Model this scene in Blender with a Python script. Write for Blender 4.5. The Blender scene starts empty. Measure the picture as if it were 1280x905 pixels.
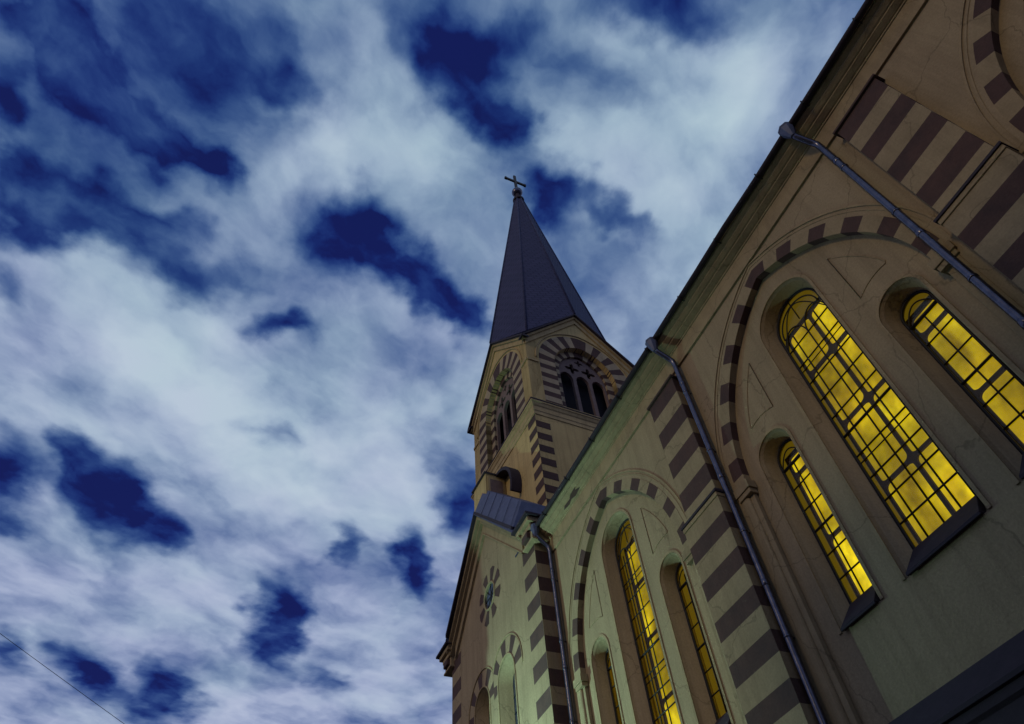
import bpy, bmesh, math, random
from mathutils import Vector, Matrix
from mathutils.geometry import tessellate_polygon
R = math.radians
PI = math.pi
random.seed(7)
scene = bpy.context.scene
COL = scene.collection

# ------------------------------------------------------------------ camera
# world: X runs along the church's long wall (away from the viewer), Y points from the wall to the street, Z up
cam_d = bpy.data.cameras.new('camera'); cam = bpy.data.objects.new('camera', cam_d); COL.objects.link(cam)
cr = Vector((-0.37523966, -0.92460749, -0.06554528)); cu = Vector((-0.75067619, 0.26164651, 0.60665176)); cf = Vector((0.54376507, -0.27684308, 0.79226098))
M = Matrix((cr, cu, -cf)).transposed().to_4x4(); M.translation = (0, 8, 1.6)
cam.matrix_world = M
cam_d.sensor_width = 36; cam_d.lens = 36 * 862.88 / 1280; cam_d.clip_start = .05; cam_d.clip_end = 3000
scene.camera = cam

# ------------------------------------------------------------------ light and exposure
SUN_AZ, SUN_EL = 106.0, 22.0          # moonlight through the cloud: from the street side
SUN_STRENGTH = 0.50
sd = bpy.data.lights.new('moon_light', 'SUN'); sd.energy = SUN_STRENGTH; sd.angle = R(9); sd.color = (1.0, .77, .37)
so = bpy.data.objects.new('moon_light', sd); COL.objects.link(so)
sdir = Vector((math.cos(R(SUN_EL)) * math.cos(R(SUN_AZ)), math.cos(R(SUN_EL)) * math.sin(R(SUN_AZ)), math.sin(R(SUN_EL))))
so.rotation_euler = sdir.to_track_quat('Z', 'Y').to_euler(); so.location = sdir * 60
LAMP_W, LAMP_C = 2250, (.50, 1.0, .86)     # the one lamp: a bracket lantern built on the house corner below
vs = scene.view_settings
vs.view_transform = 'Standard'; vs.look = 'None'; vs.gamma = 1; vs.exposure = 0.0; vs.use_curve_mapping = False
scene.cycles.max_bounces = 6; scene.cycles.diffuse_bounces = 3; scene.cycles.transparent_max_bounces = 8
scene.cycles.sample_clamp_indirect = 4.0
try:
    scene.cycles.use_denoising = True
except Exception:
    pass

# ------------------------------------------------------------------ night sky: a Nishita sky (very dim) and broken moonlit cloud
# each gap or bank: position on the cloud deck (x/z, y/z of the view direction), turn, half lengths, weight
BLOBS = [
    (0.4017, 0.4122, 3.1197, 0.0999, 0.0692, -0.85), (0.3706, 0.449, -2.0939, 0.0805, 0.0406, -0.3), (0.468, 0.3111, 1.9411, 0.1617, 0.0701, -0.9), (0.6416, 0.3933, 1.5365, 0.1792, 0.0981, -1.0),
    (0.6409, 0.2528, -1.9342, 0.1009, 0.073, -0.6), (0.4981, 0.2117, 2.0831, 0.0712, 0.0425, -0.5), (0.3201, 0.1887, -1.8839, 0.1395, 0.0817, -0.28), (0.3284, 0.1404, -1.7462, 0.0695, 0.0496, -0.25),
    (0.2264, -0.0805, -1.7333, 0.1169, 0.0952, -0.75), (0.2694, -0.1313, 1.9778, 0.0575, 0.0516, -0.3), (0.2731, -0.1842, 2.7381, 0.0916, 0.0596, -0.85), (0.3777, -0.2917, 1.8832, 0.107, 0.0656, -0.8),
    (0.3816, -0.3998, 1.6922, 0.08, 0.0334, -0.45), (0.5309, -0.0144, -1.7993, 0.133, 0.1215, -0.85), (0.5831, -0.1489, 2.0385, 0.1925, 0.0674, -0.8), (0.6232, -0.2265, -0.1117, 0.0939, 0.0563, -0.5),
    (0.7531, 0.0548, -1.764, 0.0909, 0.047, -0.55), (0.6949, 0.2053, -1.8058, 0.1112, 0.0706, -0.45), (0.6501, 0.1249, -2.0143, 0.0874, 0.0502, -0.2), (1.2892, 0.3033, 2.6638, 0.2399, 0.1322, -1.1),
    (1.3885, 0.1654, -0.2188, 0.0829, 0.0635, -0.45), (1.1556, 0.369, 0.0832, 0.0789, 0.0619, -0.4), (1.6417, -0.1133, 2.9991, 0.3055, 0.1058, -1.1), (1.869, -0.2743, 2.5848, 0.1474, 0.0807, -0.45),
    (1.3203, -0.3489, 2.6821, 0.2093, 0.0786, -1.0), (1.0482, -0.3643, 2.6662, 0.1684, 0.0991, -0.75), (1.0216, 0.0345, 1.9983, 0.0787, 0.0633, -0.45), (1.101, -0.0835, 2.1926, 0.1679, 0.0718, -0.25),
    (1.2987, -0.1897, 2.7929, 0.0954, 0.0458, -0.55), (2.07, 0.117, -3.1401, 0.2612, 0.1254, -0.9), (1.9924, 0.3096, 2.5729, 0.2277, 0.0872, -0.7), (1.9361, 0.4926, -3.007, 0.1339, 0.0695, -0.6),
    (1.2536, 0.4932, -2.9492, 0.1668, 0.0917, -0.6), (1.4268, 0.4901, -2.8181, 0.0979, 0.064, -0.45), (0.7823, 0.4681, -0.0916, 0.0702, 0.057, -0.4), (0.066, -0.328, -1.773, 0.1399, 0.0542, -0.4),
    (0.1779, -0.2637, 1.6117, 0.1191, 0.0717, -0.28), (0.2299, -0.4658, -2.0446, 0.1108, 0.0587, -0.15), (0.1439, -0.1293, -1.9377, 0.0726, 0.0437, -0.2), (0.5072, 0.4746, -2.8521, 0.0701, 0.0416, -0.4),
    (0.5714, 0.4562, 0.8058, 0.0496, 0.04, -0.35), (0.1295, -0.1923, -1.9297, 0.1475, 0.0666, -0.12), (0.3934, -0.0152, 1.4959, 0.1948, 0.1552, 0.4), (0.3731, 0.0935, 0.452, 0.1102, 0.0939, 0.15),
    (0.9045, 0.1807, 1.7695, 0.3337, 0.2421, 0.38), (1.156, -0.0706, 2.3411, 0.3315, 0.1921, 0.32), (0.9438, -0.1982, 2.0589, 0.2687, 0.2097, 0.3), (0.3306, -0.438, -1.6394, 0.2122, 0.1684, 0.22),
    (0.4469, -0.5499, -1.5472, 0.2012, 0.1597, 0.1), (1.6413, 0.0946, 1.8128, 0.314, 0.271, 0.22), (1.7528, -0.3875, -0.5448, 0.4538, 0.2912, 0.2), (0.0646, -0.4691, -1.6403, 0.1902, 0.1376, 0.12),
    (0.7917, -0.2623, -1.9057, 0.1547, 0.1348, 0.15), (0.8939, 0.3635, 1.7105, 0.1918, 0.127, 0.1), (0.0849, -0.1054, -1.9483, 0.8807, 0.1702, -0.3), (0.4512, 0.3874, 0.9231, 0.3521, 0.2804, -0.4),
    (0.3825, 0.179, 1.3519, 0.1879, 0.143, -0.12), (0.9923, 0.142, 2.1321, 0.5591, 0.3396, 0.13), (1.1852, -0.1447, 2.3406, 0.5147, 0.2934, 0.12), (0.3507, 0.184, -1.8207, 0.2354, 0.1099, -0.12),
    (1.0849, -0.2912, -0.457, 0.42, 0.2965, 0.15), (0.1904, -0.4838, -1.6138, 0.2474, 0.1866, 0.3), (0.2611, -0.3312, -1.7963, 0.1673, 0.1238, 0.12), (1.5869, 0.4065, 0.1465, 0.2867, 0.2184, 0.12),
    (2.055, -0.0814, -1.9758, 0.3988, 0.3085, 0.15), (0.5197, 0.4159, 1.3308, 0.0644, 0.0585, 0.15),
]

world = bpy.data.worlds.new('World'); scene.world = world; world.use_nodes = True
nt = world.node_tree; nt.nodes.clear()
def N(t, **kw):
    n = nt.nodes.new(t)
    for k, v in kw.items(): setattr(n, k, v)
    return n
def L(a, b): nt.links.new(a, b)
def val(node, i, x):
    if hasattr(x, 'is_output'): L(x, node.inputs[i])
    else: node.inputs[i].default_value = x
def math_(op, a, b=0.0, c=None, clamp=False):
    n = N('ShaderNodeMath', operation=op, use_clamp=clamp); val(n, 0, a); val(n, 1, b)
    if c is not None: val(n, 2, c)
    return n.outputs[0]
def vmath(op, a, b):
    n = N('ShaderNodeVectorMath', operation=op)
    for i, x in enumerate((a, b)):
        if hasattr(x, 'is_output'): L(x, n.inputs[i])
        else: n.inputs[i].default_value = x
    return n.outputs[0]
tc = N('ShaderNodeTexCoord'); sep = N('ShaderNodeSeparateXYZ'); L(tc.outputs['Generated'], sep.inputs[0])
zc_ = math_('MAXIMUM', sep.outputs[2], 0.06)
cmb = N('ShaderNodeCombineXYZ'); L(math_('DIVIDE', sep.outputs[0], zc_), cmb.inputs[0]); L(math_('DIVIDE', sep.outputs[1], zc_), cmb.inputs[1])
deck = cmb.outputs[0]
def noise(vec, scale, detail, rough, off=(0, 0, 0), dist=0.0):
    n = N('ShaderNodeTexNoise'); n.inputs['Scale'].default_value = scale; n.inputs['Detail'].default_value = detail
    n.inputs['Roughness'].default_value = rough; n.inputs['Distortion'].default_value = dist
    L(vmath('ADD', vec, off), n.inputs['Vector']); return n
w1 = noise(deck, 4.2, 1.5, .5, (3.1, 1.7, .4)); w2 = noise(deck, 11.0, 2.0, .5, (7.7, 2.3, 1.9)); w3 = noise(deck, 24.0, 4, .5, (1.7, 4.3, 2.9))
def warp(vec, n, amt):
    v = N('ShaderNodeVectorMath', operation='MULTIPLY_ADD'); L(vmath('SUBTRACT', n.outputs['Color'], (.5, .5, .5)), v.inputs[0])
    v.inputs[1].default_value = (amt, amt, 0); L(vec, v.inputs[2]); return v.outputs[0]
wd = warp(warp(warp(deck, w1, .13), w2, .10), w3, .055); soft = warp(warp(deck, w1, .10), w3, .03)
acc = None
for bx_, by_, ba_, s0_, s1_, wt_ in BLOBS:
    mp = N('ShaderNodeMapping', vector_type='TEXTURE'); L(wd, mp.inputs['Vector'])
    mp.inputs['Location'].default_value = (bx_, by_, 0); mp.inputs['Rotation'].default_value = (0, 0, ba_); mp.inputs['Scale'].default_value = (s0_, s1_, 1)
    g = N('ShaderNodeTexGradient', gradient_type='SPHERICAL'); L(mp.outputs[0], g.inputs[0])
    mr = N('ShaderNodeMapRange', interpolation_type='SMOOTHSTEP'); L(g.outputs['Fac'], mr.inputs['Value']); mr.inputs['To Max'].default_value = 1.0; mr.inputs['From Max'].default_value = 1.0
    acc = math_('MULTIPLY_ADD', mr.outputs[0], wt_ * (.92 if wt_ < 0 else .80), acc if acc is not None else .68)
acc = math_('MAXIMUM', acc, .10)      # even the open gaps carry a little thin cloud
# far beyond the frame the cloud goes on as plain broken noise
stv = N('ShaderNodeMapping', vector_type='TEXTURE'); L(soft, stv.inputs['Vector']); stv.inputs['Rotation'].default_value = (0, 0, -1.040); stv.inputs['Scale'].default_value = (1.12, .92, 1)
f1 = noise(stv.outputs[0], 4.0, 2, .5, (1.3, .2, 4.4)); f2 = noise(stv.outputs[0], 8.0, 8, .50, (9.3, 6.2, .4)); f3 = noise(stv.outputs[0], 20.0, 7, .52, (2.3, 8.2, 3.4))
d = math_('MULTIPLY_ADD', math_('SUBTRACT', f1.outputs['Fac'], .5), .50, acc)
d = math_('MULTIPLY_ADD', math_('SUBTRACT', f2.outputs['Fac'], .5), .95, d)
edge = math_('MULTIPLY', math_('SUBTRACT', 1.15, d, clamp=True), .45)       # thin cloud is wispier than the thick banks
d = math_('MULTIPLY_ADD', math_('SUBTRACT', f3.outputs['Fac'], .5), edge, d)
ramp = N('ShaderNodeValToRGB'); L(math_('MULTIPLY', d, .86), ramp.inputs[0]); cr_ = ramp.color_ramp; cr_.interpolation = 'B_SPLINE'
stops = [(0.0, (.006, .009, .080)), (.085, (.007, .020, .14)), (.225, (.020, .055, .20)), (.395, (.070, .130, .29)), (.57, (.19, .265, .42)), (.74, (.33, .42, .565)), (1.0, (.50, .595, .685))]
while len(cr_.elements) < len(stops): cr_.elements.new(.5)
for e_, (p_, c_) in zip(cr_.elements, stops): e_.position = p_; e_.color = (*c_, 1)
# faint colour drift between violet and green-grey cloud
hue = noise(deck, 4.0, 2, .5, (5.5, 5.1, 2.0)); hm = N('ShaderNodeMix', data_type='RGBA'); hm.inputs[6].default_value = (1.05, .97, 1.05, 1); hm.inputs[7].default_value = (.95, 1.025, .985, 1)
L(math_('ADD', math_('MULTIPLY', math_('SUBTRACT', hue.outputs['Fac'], .5), 1.6), math_('MULTIPLY_ADD', sep.outputs[2], 1.5, -.55), clamp=True), hm.inputs[0])
tint = N('ShaderNodeMix', data_type='RGBA', blend_type='MULTIPLY'); tint.inputs[0].default_value = 1; L(ramp.outputs[0], tint.inputs[6]); L(hm.outputs[2], tint.inputs[7])
sky = N('ShaderNodeTexSky', sky_type='NISHITA'); sky.sun_disc = False; sky.sun_elevation = R(SUN_EL); sky.sun_rotation = R(90 - SUN_AZ)
bg1 = N('ShaderNodeBackground'); L(sky.outputs[0], bg1.inputs[0]); bg1.inputs[1].default_value = .0015
bg2 = N('ShaderNodeBackground'); L(tint.outputs[2], bg2.inputs[0]); bg2.inputs[1].default_value = 1.0
ads = N('ShaderNodeAddShader'); L(bg1.outputs[0], ads.inputs[0]); L(bg2.outputs[0], ads.inputs[1])
wo = N('ShaderNodeOutputWorld'); L(ads.outputs[0], wo.inputs[0])

# ------------------------------------------------------------------ materials (procedural)
def mat(name, base, rough=.85, metal=0.0, var=None, scale=3.0, bump=0.0, bscale=40.0, streak=0.0, spec=.3, fine=0.0):
    m = bpy.data.materials.new(name); m.use_nodes = True; t = m.node_tree; b = t.nodes['Principled BSDF']
    b.inputs['Roughness'].default_value = rough; b.inputs['Metallic'].default_value = metal; b.inputs['Specular IOR Level'].default_value = spec
    b.inputs['Base Color'].default_value = (*base, 1)
    tc = t.nodes.new('ShaderNodeTexCoord')
    if var:
        n = t.nodes.new('ShaderNodeTexNoise'); n.inputs['Scale'].default_value = scale; n.inputs['Detail'].default_value = 7; n.inputs['Roughness'].default_value = .65
        t.links.new(tc.outputs['Object'], n.inputs['Vector'])
        rp = t.nodes.new('ShaderNodeMapRange'); rp.inputs['From Min'].default_value = .3; rp.inputs['From Max'].default_value = .72
        t.links.new(n.outputs['Fac'], rp.inputs['Value'])
        mx = t.nodes.new('ShaderNodeMix'); mx.data_type = 'RGBA'; mx.inputs[6].default_value = (*base, 1); mx.inputs[7].default_value = (*var, 1)
        t.links.new(rp.outputs[0], mx.inputs[0]); out = mx.outputs[2]
        if streak:   # rain streaks and soot running down the plaster
            mp = t.nodes.new('ShaderNodeMapping'); mp.inputs['Scale'].default_value = (2.6, 2.6, .16); t.links.new(tc.outputs['Object'], mp.inputs['Vector'])
            n2 = t.nodes.new('ShaderNodeTexNoise'); n2.inputs['Scale'].default_value = 1.6; n2.inputs['Detail'].default_value = 6; n2.inputs['Roughness'].default_value = .7
            t.links.new(mp.outputs[0], n2.inputs['Vector'])
            r2 = t.nodes.new('ShaderNodeMapRange'); r2.inputs['From Min'].default_value = .45; r2.inputs['From Max'].default_value = .75; r2.inputs['To Max'].default_value = streak
            t.links.new(n2.outputs['Fac'], r2.inputs['Value'])
            m2 = t.nodes.new('ShaderNodeMix'); m2.data_type = 'RGBA'; m2.inputs[7].default_value = (base[0] * .42, base[1] * .38, base[2] * .36, 1)
            t.links.new(r2.outputs[0], m2.inputs[0]); t.links.new(out, m2.inputs[6]); out = m2.outputs[2]
        if streak and base[0] > .2:
            wp = t.nodes.new('ShaderNodeTexNoise'); wp.inputs['Scale'].default_value = 2.2; wp.inputs['Detail'].default_value = 6; t.links.new(tc.outputs['Object'], wp.inputs['Vector'])
            wa = t.nodes.new('ShaderNodeVectorMath'); wa.operation = 'MULTIPLY_ADD'; t.links.new(wp.outputs['Color'], wa.inputs[0]); wa.inputs[1].default_value = (.55, .55, .55); t.links.new(tc.outputs['Object'], wa.inputs[2])
            vo = t.nodes.new('ShaderNodeTexVoronoi'); vo.feature = 'DISTANCE_TO_EDGE'; vo.inputs['Scale'].default_value = .42; t.links.new(wa.outputs[0], vo.inputs['Vector'])
            rc = t.nodes.new('ShaderNodeMapRange'); rc.inputs['From Min'].default_value = .001; rc.inputs['From Max'].default_value = .007; rc.inputs['To Min'].default_value = .45; rc.inputs['To Max'].default_value = 0; t.links.new(vo.outputs['Distance'], rc.inputs['Value'])
            m5 = t.nodes.new('ShaderNodeMix'); m5.data_type = 'RGBA'; m5.inputs[7].default_value = (base[0] * .3, base[1] * .28, base[2] * .26, 1); t.links.new(rc.outputs[0], m5.inputs[0]); t.links.new(out, m5.inputs[6]); out = m5.outputs[2]
        if fine:
            n4 = t.nodes.new('ShaderNodeTexNoise'); n4.inputs['Scale'].default_value = 26; n4.inputs['Detail'].default_value = 5; n4.inputs['Roughness'].default_value = .75
            t.links.new(tc.outputs['Object'], n4.inputs['Vector'])
            r4 = t.nodes.new('ShaderNodeMapRange'); r4.inputs['From Min'].default_value = .25; r4.inputs['From Max'].default_value = .75; r4.inputs['To Min'].default_value = 1 - fine; r4.inputs['To Max'].default_value = 1 + fine
            t.links.new(n4.outputs['Fac'], r4.inputs['Value'])
            m4 = t.nodes.new('ShaderNodeVectorMath'); m4.operation = 'SCALE'; t.links.new(out, m4.inputs[0]); t.links.new(r4.outputs[0], m4.inputs['Scale']); out = m4.outputs[0]
        t.links.new(out, b.inputs['Base Color'])
    if bump:
        n3 = t.nodes.new('ShaderNodeTexNoise'); n3.inputs['Scale'].default_value = bscale; n3.inputs['Detail'].default_value = 5; t.links.new(tc.outputs['Object'], n3.inputs['Vector'])
        bp = t.nodes.new('ShaderNodeBump'); bp.inputs['Strength'].default_value = bump; bp.inputs['Distance'].default_value = .02
        t.links.new(n3.outputs['Fac'], bp.inputs['Height']); t.links.new(bp.outputs[0], b.inputs['Normal'])
    return m
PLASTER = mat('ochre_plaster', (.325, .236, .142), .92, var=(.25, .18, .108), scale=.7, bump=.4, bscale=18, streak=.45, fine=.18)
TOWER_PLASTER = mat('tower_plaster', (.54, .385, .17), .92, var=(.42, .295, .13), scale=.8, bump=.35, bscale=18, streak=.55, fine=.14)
BROWN = mat('brown_stripe_paint', (.088, .044, .037), .9, var=(.050, .029, .028), scale=2.2, bump=.3, bscale=24, streak=.3, fine=.15)
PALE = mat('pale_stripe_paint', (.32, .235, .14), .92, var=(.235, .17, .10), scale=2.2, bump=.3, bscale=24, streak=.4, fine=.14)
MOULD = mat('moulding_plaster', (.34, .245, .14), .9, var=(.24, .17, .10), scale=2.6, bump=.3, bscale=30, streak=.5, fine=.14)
TRACERY = mat('tracery_stone', (.20, .135, .12), .9, var=(.14, .095, .09), scale=5, bump=.3, fine=.12)
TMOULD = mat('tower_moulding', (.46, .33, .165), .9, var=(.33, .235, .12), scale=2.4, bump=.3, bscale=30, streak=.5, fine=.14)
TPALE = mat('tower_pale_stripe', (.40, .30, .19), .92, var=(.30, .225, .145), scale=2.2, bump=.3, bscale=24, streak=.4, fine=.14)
SHEET = mat('dark_sheet_metal', (.032, .019, .030), .75, 0, var=(.021, .013, .021), scale=6, bump=.15, bscale=9)
ZINC = mat('zinc_pipe', (.115, .112, .155), .27, .85, var=(.06, .058, .085), scale=9, bump=.12, bscale=14)
ROOFZINC = mat('zinc_roof', (.105, .115, .195), .55, .25, var=(.07, .078, .14), scale=4, bump=.25, bscale=6)
IRON = mat('black_iron', (.018, .015, .018), .6, .4)
WOOD = mat('dark_window_wood', (.075, .048, .020), .8, var=(.05, .03, .015), scale=8)
DARK = mat('dark_interior', (.012, .010, .014), .9)
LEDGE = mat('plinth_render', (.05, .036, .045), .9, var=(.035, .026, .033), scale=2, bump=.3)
GOLD = mat('weathered_iron_cross', (.03, .02, .022), .5, .6)
ASPHALT = mat('asphalt', (.05, .05, .052), .9, var=(.035, .035, .037), scale=6, bump=.5, bscale=60)
PAVING = mat('paving', (.10, .085, .075), .9, var=(.07, .06, .055), scale=2, bump=.4, bscale=30)
STUCCO = mat('grey_stucco', (.34, .32, .29), .92, var=(.27, .25, .23), scale=1.2, bump=.3, streak=.4)
TILE = mat('clay_roof_tiles', (.20, .08, .055), .85, var=(.13, .055, .045), scale=5, bump=.6, bscale=12)
def slate():
    m = bpy.data.materials.new('slate_roof'); m.use_nodes = True; t = m.node_tree; b = t.nodes['Principled BSDF']
    b.inputs['Roughness'].default_value = .75; b.inputs['Specular IOR Level'].default_value = .2
    tc = t.nodes.new('ShaderNodeTexCoord'); sp = t.nodes.new('ShaderNodeSeparateXYZ'); t.links.new(tc.outputs['Object'], sp.inputs[0])
    ad = t.nodes.new('ShaderNodeMath'); ad.operation = 'SUBTRACT'; t.links.new(sp.outputs[0], ad.inputs[0]); t.links.new(sp.outputs[1], ad.inputs[1])
    cb = t.nodes.new('ShaderNodeCombineXYZ'); t.links.new(ad.outputs[0], cb.inputs[0]); t.links.new(sp.outputs[2], cb.inputs[1])
    br = t.nodes.new('ShaderNodeTexBrick'); br.inputs['Scale'].default_value = 1; br.inputs['Brick Width'].default_value = .27; br.inputs['Row Height'].default_value = .24
    br.inputs['Mortar Size'].default_value = .016; br.inputs['Color1'].default_value = (.036, .036, .090, 1); br.inputs['Color2'].default_value = (.046, .044, .106, 1); br.inputs['Mortar'].default_value = (.024, .023, .062, 1)
    t.links.new(cb.outputs[0], br.inputs['Vector']); t.links.new(br.outputs['Color'], b.inputs['Base Color'])
    bp = t.nodes.new('ShaderNodeBump'); bp.inputs['Strength'].default_value = .6; bp.inputs['Distance'].default_value = .04; bp.invert = True
    t.links.new(br.outputs['Fac'], bp.inputs['Height']); t.links.new(bp.outputs[0], b.inputs['Normal'])
    return m
SLATE = slate()
def glass():
    m = bpy.data.materials.new('old_window_glass'); m.use_nodes = True; t = m.node_tree; t.nodes.remove(t.nodes['Principled BSDF'])
    o = t.nodes['Material Output']; a = t.nodes.new('ShaderNodeBsdfTransparent'); a.inputs[0].default_value = (.96, .94, .85, 1)
    g = t.nodes.new('ShaderNodeBsdfGlossy'); g.inputs['Roughness'].default_value = .12; mx = t.nodes.new('ShaderNodeMixShader'); mx.inputs[0].default_value = .02
    t.links.new(a.outputs[0], mx.inputs[1]); t.links.new(g.outputs[0], mx.inputs[2]); t.links.new(mx.outputs[0], o.inputs['Surface']); return m
GLASS = glass()
DARKGLASS = mat('dark_glass', (.02, .025, .05), .12, spec=.6)
def lit():
    # the lit church interior behind the inner panes: lamp glow on folded blinds, lamp hot spots put into the emission as noise
    m = bpy.data.materials.new('lamp_lit_blind'); m.use_nodes = True; t = m.node_tree; t.nodes.remove(t.nodes['Principled BSDF']); o = t.nodes['Material Output']
    tc = t.nodes.new('ShaderNodeTexCoord'); oi = t.nodes.new('ShaderNodeObjectInfo')
    av = t.nodes.new('ShaderNodeVectorMath'); av.operation = 'ADD'; t.links.new(tc.outputs['Object'], av.inputs[0]); t.links.new(oi.outputs['Location'], av.inputs[1])
    mp = t.nodes.new('ShaderNodeMapping'); mp.inputs['Rotation'].default_value = (0, .55, 0); mp.inputs['Scale'].default_value = (1.3, 1, .5); t.links.new(av.outputs[0], mp.inputs['Vector'])
    n = t.nodes.new('ShaderNodeTexNoise'); n.inputs['Scale'].default_value = 1.5; n.inputs['Detail'].default_value = 2.5; n.inputs['Roughness'].default_value = .5; n.inputs['Distortion'].default_value = .5; t.links.new(mp.outputs[0], n.inputs['Vector'])
    rp = t.nodes.new('ShaderNodeValToRGB'); t.links.new(n.outputs['Fac'], rp.inputs[0]); e = rp.color_ramp.elements
    e[0].position = .35; e[0].color = (.30, .205, .003, 1); e[1].position = .66; e[1].color = (.74, .59, .010, 1)
    x = e.new(.44); x.color = (.42, .30, .003, 1); x = e.new(.56); x.color = (.55, .42, .004, 1)
    n2 = t.nodes.new('ShaderNodeTexNoise'); n2.inputs['Scale'].default_value = .9; n2.inputs['Detail'].default_value = 1.0; t.links.new(av.outputs[0], n2.inputs['Vector'])
    r2 = t.nodes.new('ShaderNodeMapRange'); r2.inputs['From Min'].default_value = .38; r2.inputs['From Max'].default_value = .66; r2.inputs['To Min'].default_value = .62; r2.inputs['To Max'].default_value = 1.45; t.links.new(n2.outputs['Fac'], r2.inputs['Value'])
    em = t.nodes.new('ShaderNodeEmission'); n3 = t.nodes.new('ShaderNodeTexNoise'); n3.inputs['Scale'].default_value = 5.5; n3.inputs['Detail'].default_value = 4.0; t.links.new(av.outputs[0], n3.inputs['Vector'])
    r3 = t.nodes.new('ShaderNodeMapRange'); r3.inputs['From Min'].default_value = .3; r3.inputs['From Max'].default_value = .7; r3.inputs['To Min'].default_value = .78; r3.inputs['To Max'].default_value = 1.16; t.links.new(n3.outputs['Fac'], r3.inputs['Value'])
    mm = t.nodes.new('ShaderNodeMath'); mm.operation = 'MULTIPLY'; t.links.new(r2.outputs[0], mm.inputs[0]); t.links.new(r3.outputs[0], mm.inputs[1]); t.links.new(mm.outputs[0], em.inputs['Strength']); t.links.new(rp.outputs[0], em.inputs[0]); t.links.new(em.outputs[0], o.inputs['Surface']); return m
LIT = lit()
EMBRASURE_GLOW = mat('painted_embrasure_glow', (.20, .12, .02), .4, var=(.12, .07, .015), scale=4)  # glow put into the colour, in place of lamplight on the window embrasure
_a = EMBRASURE_GLOW.node_tree.nodes['Principled BSDF']; _a.inputs['Emission Color'].default_value = (.30, .21, .012, 1); _a.inputs['Emission Strength'].default_value = .30

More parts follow.
